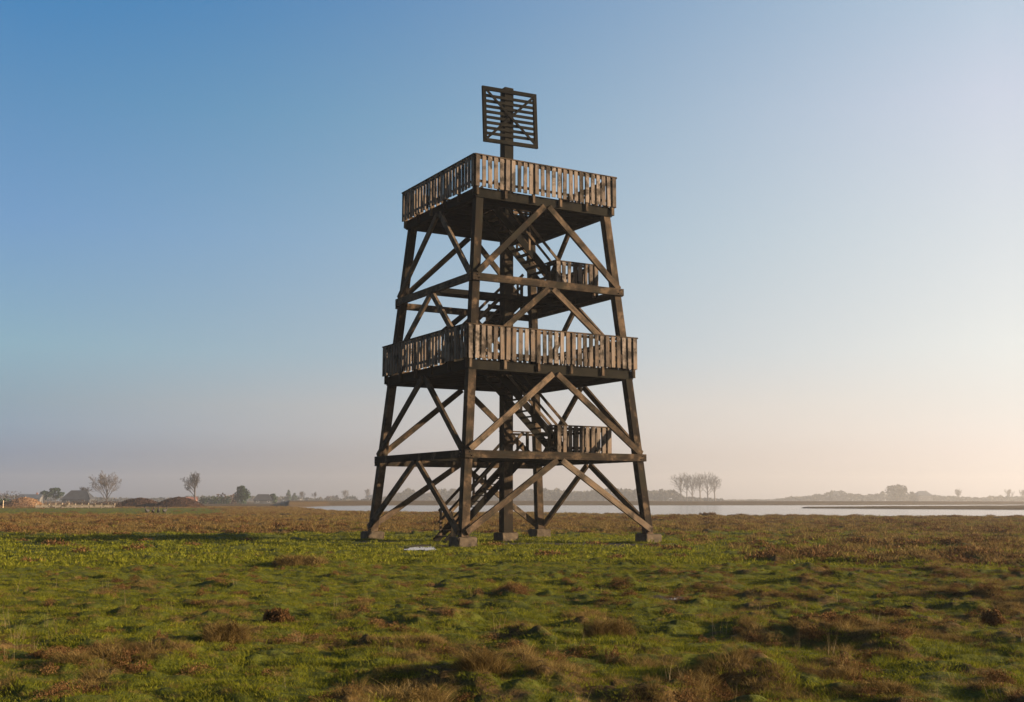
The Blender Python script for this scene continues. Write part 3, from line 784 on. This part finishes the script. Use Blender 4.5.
def shrub(name, px, Y, w, d, h, mat, label, cat, n=600, size=.3, group=None, lumps=5):
    kf = far_k(Y); Y = Y * kf; h = grow_h(h, kf); w *= kf; d *= kf; size *= kf; x = at(px, Y); bl = []
    for i in range(lumps):
        u = (i + .5) / lumps - .5
        bl.append(((u * w, RNG.uniform(-.3, .3) * d, h * RNG.uniform(.35, .5)), (w / lumps * .85, d / 2, h * RNG.uniform(.42, .58))))
    V, F, T = crown_cloud(bl, n, size); V[:, 2] = np.maximum(V[:, 2], -.1)
    o = np_mesh(name, V, F, mat, T); o.location = (x, Y, gz(x, Y)); return tag(o, label, cat, group)

bare_tree(110, 262, 8.4, .72, 'largest bare tree, wide branching crown behind the pale fence', seed=5, lowest=.08, nodes=5, up=.45, twig=.017)
bare_tree(197, 262, 8.2, .62, 'bare tree with a clear trunk beside the right-hand earth mound', seed=12, lowest=.22, nodes=5, up=.4, twig=.017)
bare_tree(88, 300, 5.0, .9, 'small bare tree just behind the dark barn gable', seed=9, lowest=.2, nodes=4)
bare_tree(316, 400, 3.9, .9, 'faint small bare tree left of the water, past the pointed conifers', seed=21, nodes=4, lowest=.2)
bare_tree(346, 430, 5.0, 1.0, 'faint wide bare tree over the far shore, left of the tower', seed=22, nodes=4, lowest=.15)
bare_tree(368, 430, 5.5, .8, 'faint bare tree just left of the tower leg on the far shore', seed=23, nodes=4, lowest=.2)
bare_tree(303, 380, 4.0, .8, 'little bare tree between the pointed conifers and the far house', seed=24, nodes=4, lowest=.2)
PG = 'row of tall bare trees on the far shore'
for i, (px, h) in enumerate([(679.5, 12.6), (685, 11.3), (690.5, 12.8), (698.5, 12.2), (706, 12.9), (713, 11.8)]):
    lab = ['leftmost tree of the tall bare row on the far shore', 'second tree from the left in the bare row, slightly shorter', 'third tree from the left in the tall bare row, beside the gap', 'fourth tree in the tall bare row, first past the gap', 'fifth tree in the tall bare row, second from the right', 'rightmost tree of the tall bare row on the far shore'][i]
    bare_tree(px, 470 + 3 * (i % 2), h, .75 + .2 * ((i * 5) % 3), lab, group=PG, seed=60 + i * 3, lowest=(.22, .30, .16, .26, .18, .28)[i], nodes=4, twig=.020, up=.35, lean=(.04, -.03, 0, .05, -.02, .03)[i])
bare_tree(955, 640, 8.0, .6, 'small faint bare tree far off on the right, standing alone', seed=51, nodes=3, twig=.07, lowest=.15)
bare_tree(1005, 660, 8.0, .8, 'faint bare tree at the right edge of the horizon', seed=52, nodes=3, twig=.07, lowest=.15)
bare_tree(1019, 660, 7.5, .8, 'faintest bare tree cut by the right edge of the view', seed=53, nodes=3, twig=.07, lowest=.15)
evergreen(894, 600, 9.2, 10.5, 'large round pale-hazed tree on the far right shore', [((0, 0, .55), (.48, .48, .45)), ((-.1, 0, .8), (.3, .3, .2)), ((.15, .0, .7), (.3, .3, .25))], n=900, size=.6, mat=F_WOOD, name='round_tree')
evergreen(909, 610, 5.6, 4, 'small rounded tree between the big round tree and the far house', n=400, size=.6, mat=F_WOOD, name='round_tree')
evergreen(244, 285, 5.1, 4.2, 'dense dark evergreen with a flat top, tallest left of the tower', [((0, 0, .40), (.40, .4, .4)), ((-.08, 0, .70), (.26, .26, .28)), ((-.05, 0, .9), (.22, .22, .10)), ((.18, 0, .5), (.28, .3, .3)), ((-.22, 0, .35), (.2, .2, .18))], n=1500, size=.22)
PINE = [((0, 0, .82), (.30, .3, .14)), ((-.25, 0, .62), (.26, .26, .12)), ((.27, 0, .58), (.26, .26, .12)), ((0, .1, .4), (.2, .2, .12))]
evergreen(59, 330, 5.2, 5.0, 'layered dark pine left of the barn, higher of the two', PINE, n=700, size=.24, name='pine_tree')
evergreen(48, 335, 4.3, 3.6, 'shorter dark pine directly right of the long grey house', PINE, n=500, size=.24, name='pine_tree')
CONE = [((0, 0, .2), (.5, .5, .22)), ((0, 0, .5), (.32, .32, .25)), ((0, 0, .8), (.14, .14, .2))]
evergreen(290, 370, 4.4, 2.2, 'pointed conifer, taller one beside the faint far house', CONE, n=500, size=.28, name='conifer')
evergreen(296, 375, 3.3, 2.2, 'shorter pointed conifer leaning on the taller one', CONE, n=400, size=.28, name='conifer')
evergreen(275, 330, 3.4, 3.0, 'rounded dark tree at the right end of the dark barn', n=400, size=.28, name='round_tree')
shrub('hedge', 216, 290, 7.5, 3, 2.5, F_EVER, 'long dark hedge left of the flat-topped evergreen', 'hedge', n=900, size=.22, lumps=8)
shrub('hedge', 229, 292, 4.5, 3, 3.0, F_SHRUB, 'reddish brown hedge against the flat-topped evergreen', 'hedge', n=600, size=.24, lumps=5)
shrub('hedge', 100, 232, 9.5, 2, 1.5, F_SHRUB, 'reddish brown hedge behind the pale fence, under the largest bare tree', 'hedge', n=3200, size=.08, lumps=14)
shrub('hedge', 56, 240, 9, 2, 1.2, F_REED, 'orange reeds behind the left end of the pale fence', 'reeds', n=2600, size=.07, lumps=22)
shrub('shrub', 4, 240, 3.6, 2.5, 1.9, F_EVER, 'dark shrub at the left edge beside the pale post', 'shrub', n=500, size=.2, lumps=3)
shrub('shrub', 14, 262, 5.0, 3, 3.4, F_SHRUB, 'pale brown leafless shrub behind the orange mound', 'shrub', n=600, size=.14, lumps=4)
shrub('shrub', 351, 440, 4, 3, 2.5, F_EVER, 'low green shrub on the far shore under the faint bare trees', 'shrub', n=250, size=.35, lumps=3)
shrub('shrub', 334, 430, 4, 3, 2.6, F_SHRUB, 'low brown shrub on the far shore left of the green one', 'shrub', n=250, size=.35, lumps=3)

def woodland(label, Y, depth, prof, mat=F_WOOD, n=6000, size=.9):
    """a far-off wood that reads as one mass; prof: (direction, top height in m)"""
    px = RNG.uniform(prof[0][0], prof[-1][0], n); top = np.interp(px, [p[0] for p in prof], [p[1] for p in prof])
    kf = 2.0; Y *= kf; depth *= kf; size *= kf
    top = np.maximum((top * (.82 + .36 * fbm(px * .25, px * 0 + 3, 77, 3)) - 1.5) * kf + 1.5, .5)
    Yd = Y + RNG.uniform(0, depth, n); X_ = at(px, Yd)
    Zc = top * RNG.uniform(0, 1, n) ** .7 + .3
    a = RNG.normal(0, 1, (n, 3)); a /= np.linalg.norm(a, axis=1)[:, None]; b_ = np.cross(a, RNG.normal(0, 1, (n, 3))); b_ /= np.linalg.norm(b_, axis=1)[:, None]
    s = size * RNG.uniform(.4, 1.3, (n, 1)); p = np.stack([X_, Yd, Zc], -1)
    V = np.stack([p - a * s, p + b_ * s * .7, p + a * s, p - b_ * s * .7], 1).reshape(-1, 3)
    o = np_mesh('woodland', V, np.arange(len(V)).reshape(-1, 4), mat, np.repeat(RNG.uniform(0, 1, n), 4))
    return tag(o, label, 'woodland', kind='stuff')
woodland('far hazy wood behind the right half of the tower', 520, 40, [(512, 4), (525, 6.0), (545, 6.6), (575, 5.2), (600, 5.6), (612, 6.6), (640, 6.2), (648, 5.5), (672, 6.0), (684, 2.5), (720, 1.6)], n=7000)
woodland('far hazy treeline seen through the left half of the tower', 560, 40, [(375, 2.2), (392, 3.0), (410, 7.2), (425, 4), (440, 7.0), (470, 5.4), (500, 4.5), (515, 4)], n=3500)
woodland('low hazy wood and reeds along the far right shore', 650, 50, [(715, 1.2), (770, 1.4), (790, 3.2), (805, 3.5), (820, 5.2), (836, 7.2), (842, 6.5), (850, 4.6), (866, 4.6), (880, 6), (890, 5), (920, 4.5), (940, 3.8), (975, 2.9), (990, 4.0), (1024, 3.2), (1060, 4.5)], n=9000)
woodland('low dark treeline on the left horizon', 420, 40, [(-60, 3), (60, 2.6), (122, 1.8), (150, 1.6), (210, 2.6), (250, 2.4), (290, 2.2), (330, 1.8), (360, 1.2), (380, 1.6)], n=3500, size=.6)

# ------------------------------------------------------------------ mounds, houses, fence, post
def mound(px, Y, w, h, d, mat, seed):
    nx, ny = 60, 30; u = np.linspace(-1, 1, nx); v = np.linspace(-1, 1, ny); U, Vv = np.meshgrid(u, v, indexing='ij')
    X_ = at(px, Y) + U * w / 2 + Vv * 0; Y_ = Y + Vv * d / 2
    hh = h * np.clip(1 - U ** 2, 0, 1) ** .8 * np.clip(1 - Vv ** 2, 0, 1) ** .8
    Z_ = ground_z(X_, Y_, False) - .15 + hh * (.85 + .3 * fbm(X_ * .35, Y_ * .35, seed, 3)) + hh / h * .2 * fbm(X_ * 1.6, Y_ * 1.6, seed + 5, 3)
    V = np.stack([X_, Y_, Z_], -1).reshape(-1, 3); i = np.arange(nx - 1)[:, None]; j = np.arange(ny - 1)[None, :]
    F = np.stack([i * ny + j, (i + 1) * ny + j, (i + 1) * ny + j + 1, i * ny + j + 1], -1).reshape(-1, 4)
    n = 5000; p = RNG.integers(0, len(V), n); P = V[p] + RNG.normal(0, .12, (n, 3)) * (1, 1, .25); a_ = RNG.normal(0, 1, (n, 3)); a_[:, 2] = np.abs(a_[:, 2]) + .3; b_ = np.cross(a_, RNG.normal(0, 1, (n, 3)))
    a_ /= np.linalg.norm(a_, axis=1)[:, None]; b_ /= np.linalg.norm(b_, axis=1)[:, None]; q = RNG.uniform(.08, .22, (n, 1))
    V2 = np.stack([P - b_ * q * .4, P + b_ * q * .4, P + a_ * q + b_ * q * .1, P + a_ * q - b_ * q * .1], 1).reshape(-1, 3)
    return tag(np_mesh('mound', np.vstack([V, V2]), np.vstack([F, np.arange(len(V2)).reshape(-1, 4) + len(V)]), mat, RNG.uniform(0, 1, len(V) + len(V2)) * 1.0), kind='structure')
M_MD = leaf_mat('dark_mound_heath', [(.1, (.020, .011, .008)), (.6, (.060, .034, .024)), (.95, (.11, .066, .045))], .05); M_MO = leaf_mat('orange_mound_reed', [(.1, (.12, .065, .035)), (.6, (.27, .16, .085)), (.95, (.40, .26, .15))], .2)
mound(28, 238, 8.0, 1.9, 6, M_MO, 3); mound(142, 236, 10.5, 1.75, 8, M_MD, 5); mound(182, 232, 9.5, 2.0, 8, M_MD, 9)

def house(name, px, Y, w, d, wall_h, roof_h, rz, wm, rm, label, cat='house', chimney=True, hip=0.0, wins=3):
    kf = far_k(Y); Y = Y * kf; w *= kf; d *= kf; hip *= kf; tot = grow_h(wall_h + roof_h, kf); roof_h = tot * roof_h / (wall_h + roof_h); wall_h = tot - roof_h; x = at(px, Y); root = empty(name, (x, Y, gz(x, Y) - .05), rz, label=label, cat=cat, group='far-off buildings')
    mm = MB(); mm.box(-w / 2, w / 2, -d / 2, d / 2, 0, wall_h)
    n = len(mm.v)
    if hip == 0:
        mm.v += [(-w / 2, -d / 2, wall_h + .002), (-w / 2, d / 2, wall_h + .002), (-w / 2, 0, wall_h + roof_h), (w / 2, -d / 2, wall_h + .002), (w / 2, d / 2, wall_h + .002), (w / 2, 0, wall_h + roof_h)]
        mm.face((n, n + 2, n + 1), ((0, 0), (1, 0), (0, 1)), .5); mm.face((n + 3, n + 4, n + 5), ((0, 0), (1, 0), (0, 1)), .5)
    mm.build('wall', wm, root)
    mr = MB(); o = .3; t = .12; rw = w / 2 + o; ridge = rw - hip
    for s in (-1, 1):
        a = [(-rw, s * (d / 2 + o), wall_h - o * roof_h / (d / 2) + .03), (rw, s * (d / 2 + o), wall_h - o * roof_h / (d / 2) + .03), (ridge, 0, wall_h + roof_h + .03), (-ridge, 0, wall_h + roof_h + .03)]
        b = [(p[0], p[1], p[2] + t) for p in a]; mr.prism(a, b)
    if hip:
        for s in (-1, 1):
            a = [(s * rw, -(d / 2 + o), wall_h + .03), (s * rw, d / 2 + o, wall_h + .03), (s * ridge, .01, wall_h + roof_h + .02), (s * ridge, -.01, wall_h + roof_h + .02)]
            mr.prism(a, [(p[0], p[1], p[2] + t) for p in a])
    rf = mr.build('roof', rm, root)
    if chimney: mc = MB(); mc.box(w * .22, w * .22 + .6, -.3, .3, wall_h + roof_h * .6, wall_h + roof_h + .8); mc.build('chimney', M_BRICK, rf)
    for i in range(wins):
        u = (i + .5) / wins * w * .86 - w * .43
        if i == wins // 2: mm = MB(); mm.box(u - .45, u + .45, -d / 2 - .04, -d / 2 - .003, 0, min(2.05, wall_h - .15)); mm.build('door', M_WALLD, root); continue
        mm = MB(); mm.box(u - .5, u + .5, -d / 2 - .05, -d / 2 - .003, wall_h * .38, wall_h * .80); f = mm.build('window', M_WHITE, root)
        mm = MB(); mm.box(u - .42, u + .42, -d / 2 - .06, -d / 2 - .052, wall_h * .41, wall_h * .77); mm.build('pane', M_GLASS, f)
    return root
house('long_house', 35, 300, 5.6, 4, 1.6, 1.2, R(4), M_WALLG, M_ROOF, 'long grey-roofed house behind the orange mound at far left')
house('barn', 82, 285, 6.6, 5, 1.3, 2.4, R(5), M_WALLD, M_ROOFD, 'dark broad-roofed barn behind the pale fence and orange reeds', 'barn', False, hip=1.6)
house('barn', 265, 300, 4.8, 4, 1.2, 1.7, R(12), M_WALLD, M_ROOFD, 'dark low barn right of the flat-topped evergreen', 'barn', False, hip=1.2)
house('brick_house', 194, 300, 2.6, 3, 1.3, .9, R(8), M_BRICK, M_ROOFR, 'small reddish house beside the right-hand earth mound under the bare tree')
house('cottage', 301, 400, 3.2, 4, 1.4, 1.0, R(10), M_WALLW, M_ROOF, 'tiny pale cottage right of the pointed conifers')
house('long_house', 374, 440, 5, 5, 1.6, 1.3, R(-6), M_WALLW, M_ROOF, 'small blue-grey roofed house just beside the left tower leg on the far shore')
house('farmhouse', 919, 610, 7.6, 8, 3.4, 2.6, R(3), M_WALLG, M_ROOF, 'hazy hip-roofed farmhouse right of the large round tree on the far right shore', hip=1.8)
house('farmhouse', 836, 655, 8.6, 8, 3.4, 2.8, R(-4), M_WALLG, M_ROOF, 'hazy broad farmhouse roof at the left of the far right wood', hip=2.4)

fx0, fx1, FY = at(40, 205), at(118, 205), 205.0
fr = empty('board_fence', ((fx0 + fx1) / 2, FY, gz((fx0 + fx1) / 2, FY)), 0, label='low pale wooden fence in front of the hedge on the left', cat='fence')
L = fx1 - fx0; mm = MB()
for z in (.18, .36, .54): mm.beam((-L / 2, 0, z), (L / 2, 0, z + .03), .03, .14)
mm.build('board', W_PALE, fr)
k = 0
while k <= 12:
    u = -L / 2 + L * k / 12; mm = MB(); mm.beam((u, .07, -.2), (u, .07, .8 + .25 * random.random()), .09, .09, up=(0, 1, 0)); mm.build('post', W_PALE, fr); k += 1
mm = MB(); mm.tube((0, 0, -.2), (0, 0, 1.35), .09, .08, 8); mm.tube((0, 0, 1.35), (0, 0, 1.42), .08, .02, 8)
o = mm.build('marker_post', W_PALE, None, (at(7.5, 215), 215, gz(at(7.5, 215), 215))); tag(o, 'pale upright post by the dark shrub at the left edge', 'post')

# ------------------------------------------------------------------ geese
def goose(px, Y, rz, label, head=0.0):
    """one skinned surface: body, tail, neck, head and legs"""
    me = bpy.data.meshes.new('goose')
    v = [(0, 0, .30), (-.16, 0, .30), (-.30, 0, .33), (.14, 0, .33), (.22, 0, .42), (.25 + head, 0, .55), (.33 + head, 0, .585), (.40 + head, 0, .575),
         (.0, .06, .18), (.0, .07, .02), (.06, .07, .01), (.0, -.06, .18), (.0, -.07, .02), (.06, -.07, .01)]
    r = [.13, .12, .035, .09, .042, .034, .042, .016, .03, .014, .014, .03, .014, .014]
    e = [(0, 1), (1, 2), (0, 3), (3, 4), (4, 5), (5, 6), (6, 7), (0, 8), (8, 9), (9, 10), (0, 11), (11, 12), (12, 13)]
    me.from_pydata(v, e, []); me.materials.append(M_GOOSE)
    o = bpy.data.objects.new('goose', me); COL.objects.link(o)
    md = o.modifiers.new('skin', 'SKIN'); sv = me.skin_vertices[0].data
    for i, x in enumerate(sv): x.radius = (r[i], r[i]); x.use_root = (i == 0)
    md.use_smooth_shade = True
    s = o.modifiers.new('sub', 'SUBSURF'); s.levels = 2; s.render_levels = 2
    x = at(px, Y); o.location = (x, Y, float(ground_z(np.array([x]), np.array([Y]))[0]) + .04); o.rotation_euler = (0, 0, rz); o.scale = (1.35,) * 3
    return tag(o, label, 'goose', 'dark geese on the green strip')
goose(150.5, 121, R(250), 'leftmost of the four dark geese on the distant green strip')
goose(156.3, 121.5, R(100), 'second goose from the left, the smallest dark shape of the four', -.03)
goose(161.6, 122, R(285), 'third goose from the left, close beside the tallest one')
goose(168, 121, R(70), 'rightmost and tallest looking of the four dark geese')

# ------------------------------------------------------------------ haze, sky, sun, camera
m, nt, out = new_mat('haze_air')
pv = N(nt, 'ShaderNodeVolumePrincipled'); pv.inputs['Color'].default_value = (.93, .90, .88, 1); pv.inputs['Density'].default_value = .00045; pv.inputs['Anisotropy'].default_value = .45
nt.links.new(pv.outputs[0], out.inputs['Volume'])
mm = MB(); mm.box(-1560, 1560, -1560, 1560, -3.0, 34); hz = mm.build('haze', m); tag(hz, 'thin evening haze over the marsh', 'haze', kind='stuff')

SUN_EL, SUN_AZ = R(12), R(97)       # azimuth measured clockwise from +Y (the view direction)
w = bpy.data.worlds.new('World'); scn.world = w; w.use_nodes = True; nt = w.node_tree
bg = nt.nodes['Background']; sky = nt.nodes.new('ShaderNodeTexSky'); sky.sky_type = 'NISHITA'; sky.sun_disc = False
sky.sun_elevation = SUN_EL; sky.sun_rotation = SUN_AZ; sky.air_density = 1.0; sky.dust_density = 1.5; sky.ozone_density = 1.2; sky.altitude = 0
# evening sky colours by height above the horizon (degrees): away from the sun, between, and towards it
SKY_EL = [0.0, 2.2, 3.4, 4.6, 7.2, 12.9, 18.8, 24.4, 45.0, 90.0]
#SKYTAB
SKY_L = [(0.041, 0.053, 0.076), (0.072, 0.093, 0.134), (0.085, 0.117, 0.158), (0.087, 0.124, 0.158), (0.087, 0.147, 0.186), (0.057, 0.116, 0.201), (0.034, 0.094, 0.176), (0.014, 0.074, 0.168), (0.008, 0.027, 0.064), (0.003, 0.012, 0.030)]
SKY_M = [(0.091, 0.077, 0.066), (0.161, 0.136, 0.117), (0.202, 0.173, 0.154), (0.213, 0.185, 0.169), (0.134, 0.157, 0.183), (0.094, 0.152, 0.190), (0.050, 0.121, 0.170), (0.033, 0.087, 0.162), (0.005, 0.028, 0.068), (0.005, 0.016, 0.034)]
SKY_R = [(0.262, 0.228, 0.207), (0.328, 0.285, 0.259), (0.324, 0.294, 0.271), (0.311, 0.294, 0.275), (0.299, 0.301, 0.291), (0.251, 0.267, 0.280), (0.219, 0.237, 0.276), (0.160, 0.205, 0.251), (0.055, 0.078, 0.110), (0.008, 0.022, 0.043)]
#ENDSKY
SKY_K = .88; SKY_S = .12
tc = nt.nodes.new('ShaderNodeTexCoord'); sx = nt.nodes.new('ShaderNodeSeparateXYZ'); nt.links.new(tc.outputs['Generated'], sx.inputs[0])
elv = mathn(nt, 'DIVIDE', mathn(nt, 'ARCSINE', sx.outputs[2]), R(90), True)
elr = mathn(nt, 'POWER', elv, .5)
hl = mathn(nt, 'SQRT', mathn(nt, 'MAXIMUM', mathn(nt, 'SUBTRACT', 1.0, mathn(nt, 'MULTIPLY', sx.outputs[2], sx.outputs[2])), .0001))
az = mathn(nt, 'DIVIDE', mathn(nt, 'ADD', mathn(nt, 'MULTIPLY', sx.outputs[0], math.sin(R(90))), 0.0), hl)       # +1 towards the sun side, -1 away
tt = mathn(nt, 'DIVIDE', mathn(nt, 'ADD', az, .404), .808, True)
def column(tab): return ramp(nt, elr, [(min(1, max(0, e / 90)) ** .5, tuple(c)) for e, c in zip(SKY_EL, tab)]).outputs[0]
def scale(c, f):
    v = nt.nodes.new('ShaderNodeVectorMath'); v.operation = 'SCALE'; nt.links.new(c, v.inputs[0])
    if isinstance(f, float): v.inputs['Scale'].default_value = f
    else: nt.links.new(f, v.inputs['Scale'])
    return v.outputs[0]
def vadd(a, b):
    v = nt.nodes.new('ShaderNodeVectorMath'); v.operation = 'ADD'; nt.links.new(a, v.inputs[0]); nt.links.new(b, v.inputs[1]); return v.outputs[0]
it = mathn(nt, 'SUBTRACT', 1.0, tt)
g = vadd(vadd(scale(column(SKY_L), mathn(nt, 'MULTIPLY', it, it)), scale(column(SKY_M), mathn(nt, 'MULTIPLY', mathn(nt, 'MULTIPLY', it, tt), 2.0))), scale(column(SKY_R), mathn(nt, 'MULTIPLY', tt, tt)))
allc = vadd(scale(g, SKY_K / SKY_S), scale(sky.outputs[0], (1 - SKY_K) / 3.4))
nt.links.new(allc, bg.inputs[0]); bg.inputs[1].default_value = SKY_S
sd = bpy.data.lights.new('sun', 'SUN'); sd.energy = 5.0; sd.angle = R(.6); sd.color = (1.0, .78, .54)
so = bpy.data.objects.new('sun', sd); COL.objects.link(so)
dirv = Vector((math.sin(SUN_AZ) * math.cos(SUN_EL), math.cos(SUN_AZ) * math.cos(SUN_EL), math.sin(SUN_EL)))
so.rotation_euler = dirv.to_track_quat('Z', 'Y').to_euler(); so.location = (30, -10, 30)

cd = bpy.data.cameras.new('camera'); cd.sensor_width = 36; cd.lens = F_PX / 1024 * 36; cd.clip_end = 6000; cd.clip_start = .1
co = bpy.data.objects.new('camera', cd); COL.objects.link(co)
co.matrix_world = Matrix.Translation((0, 0, CAM_H)) @ Matrix.Rotation(math.pi / 2 + .1302, 4, 'X') @ Matrix.Rotation(.0015, 4, 'Z')
scn.camera = co
scn.render.resolution_x = 1024; scn.render.resolution_y = 702
scn.view_settings.view_transform = 'Standard'; scn.view_settings.look = 'None'; scn.view_settings.exposure = 1.6; scn.view_settings.gamma = 1
scn.render.engine = 'CYCLES'; scn.cycles.use_denoising = True; scn.cycles.max_bounces = 6; scn.cycles.volume_bounces = 0
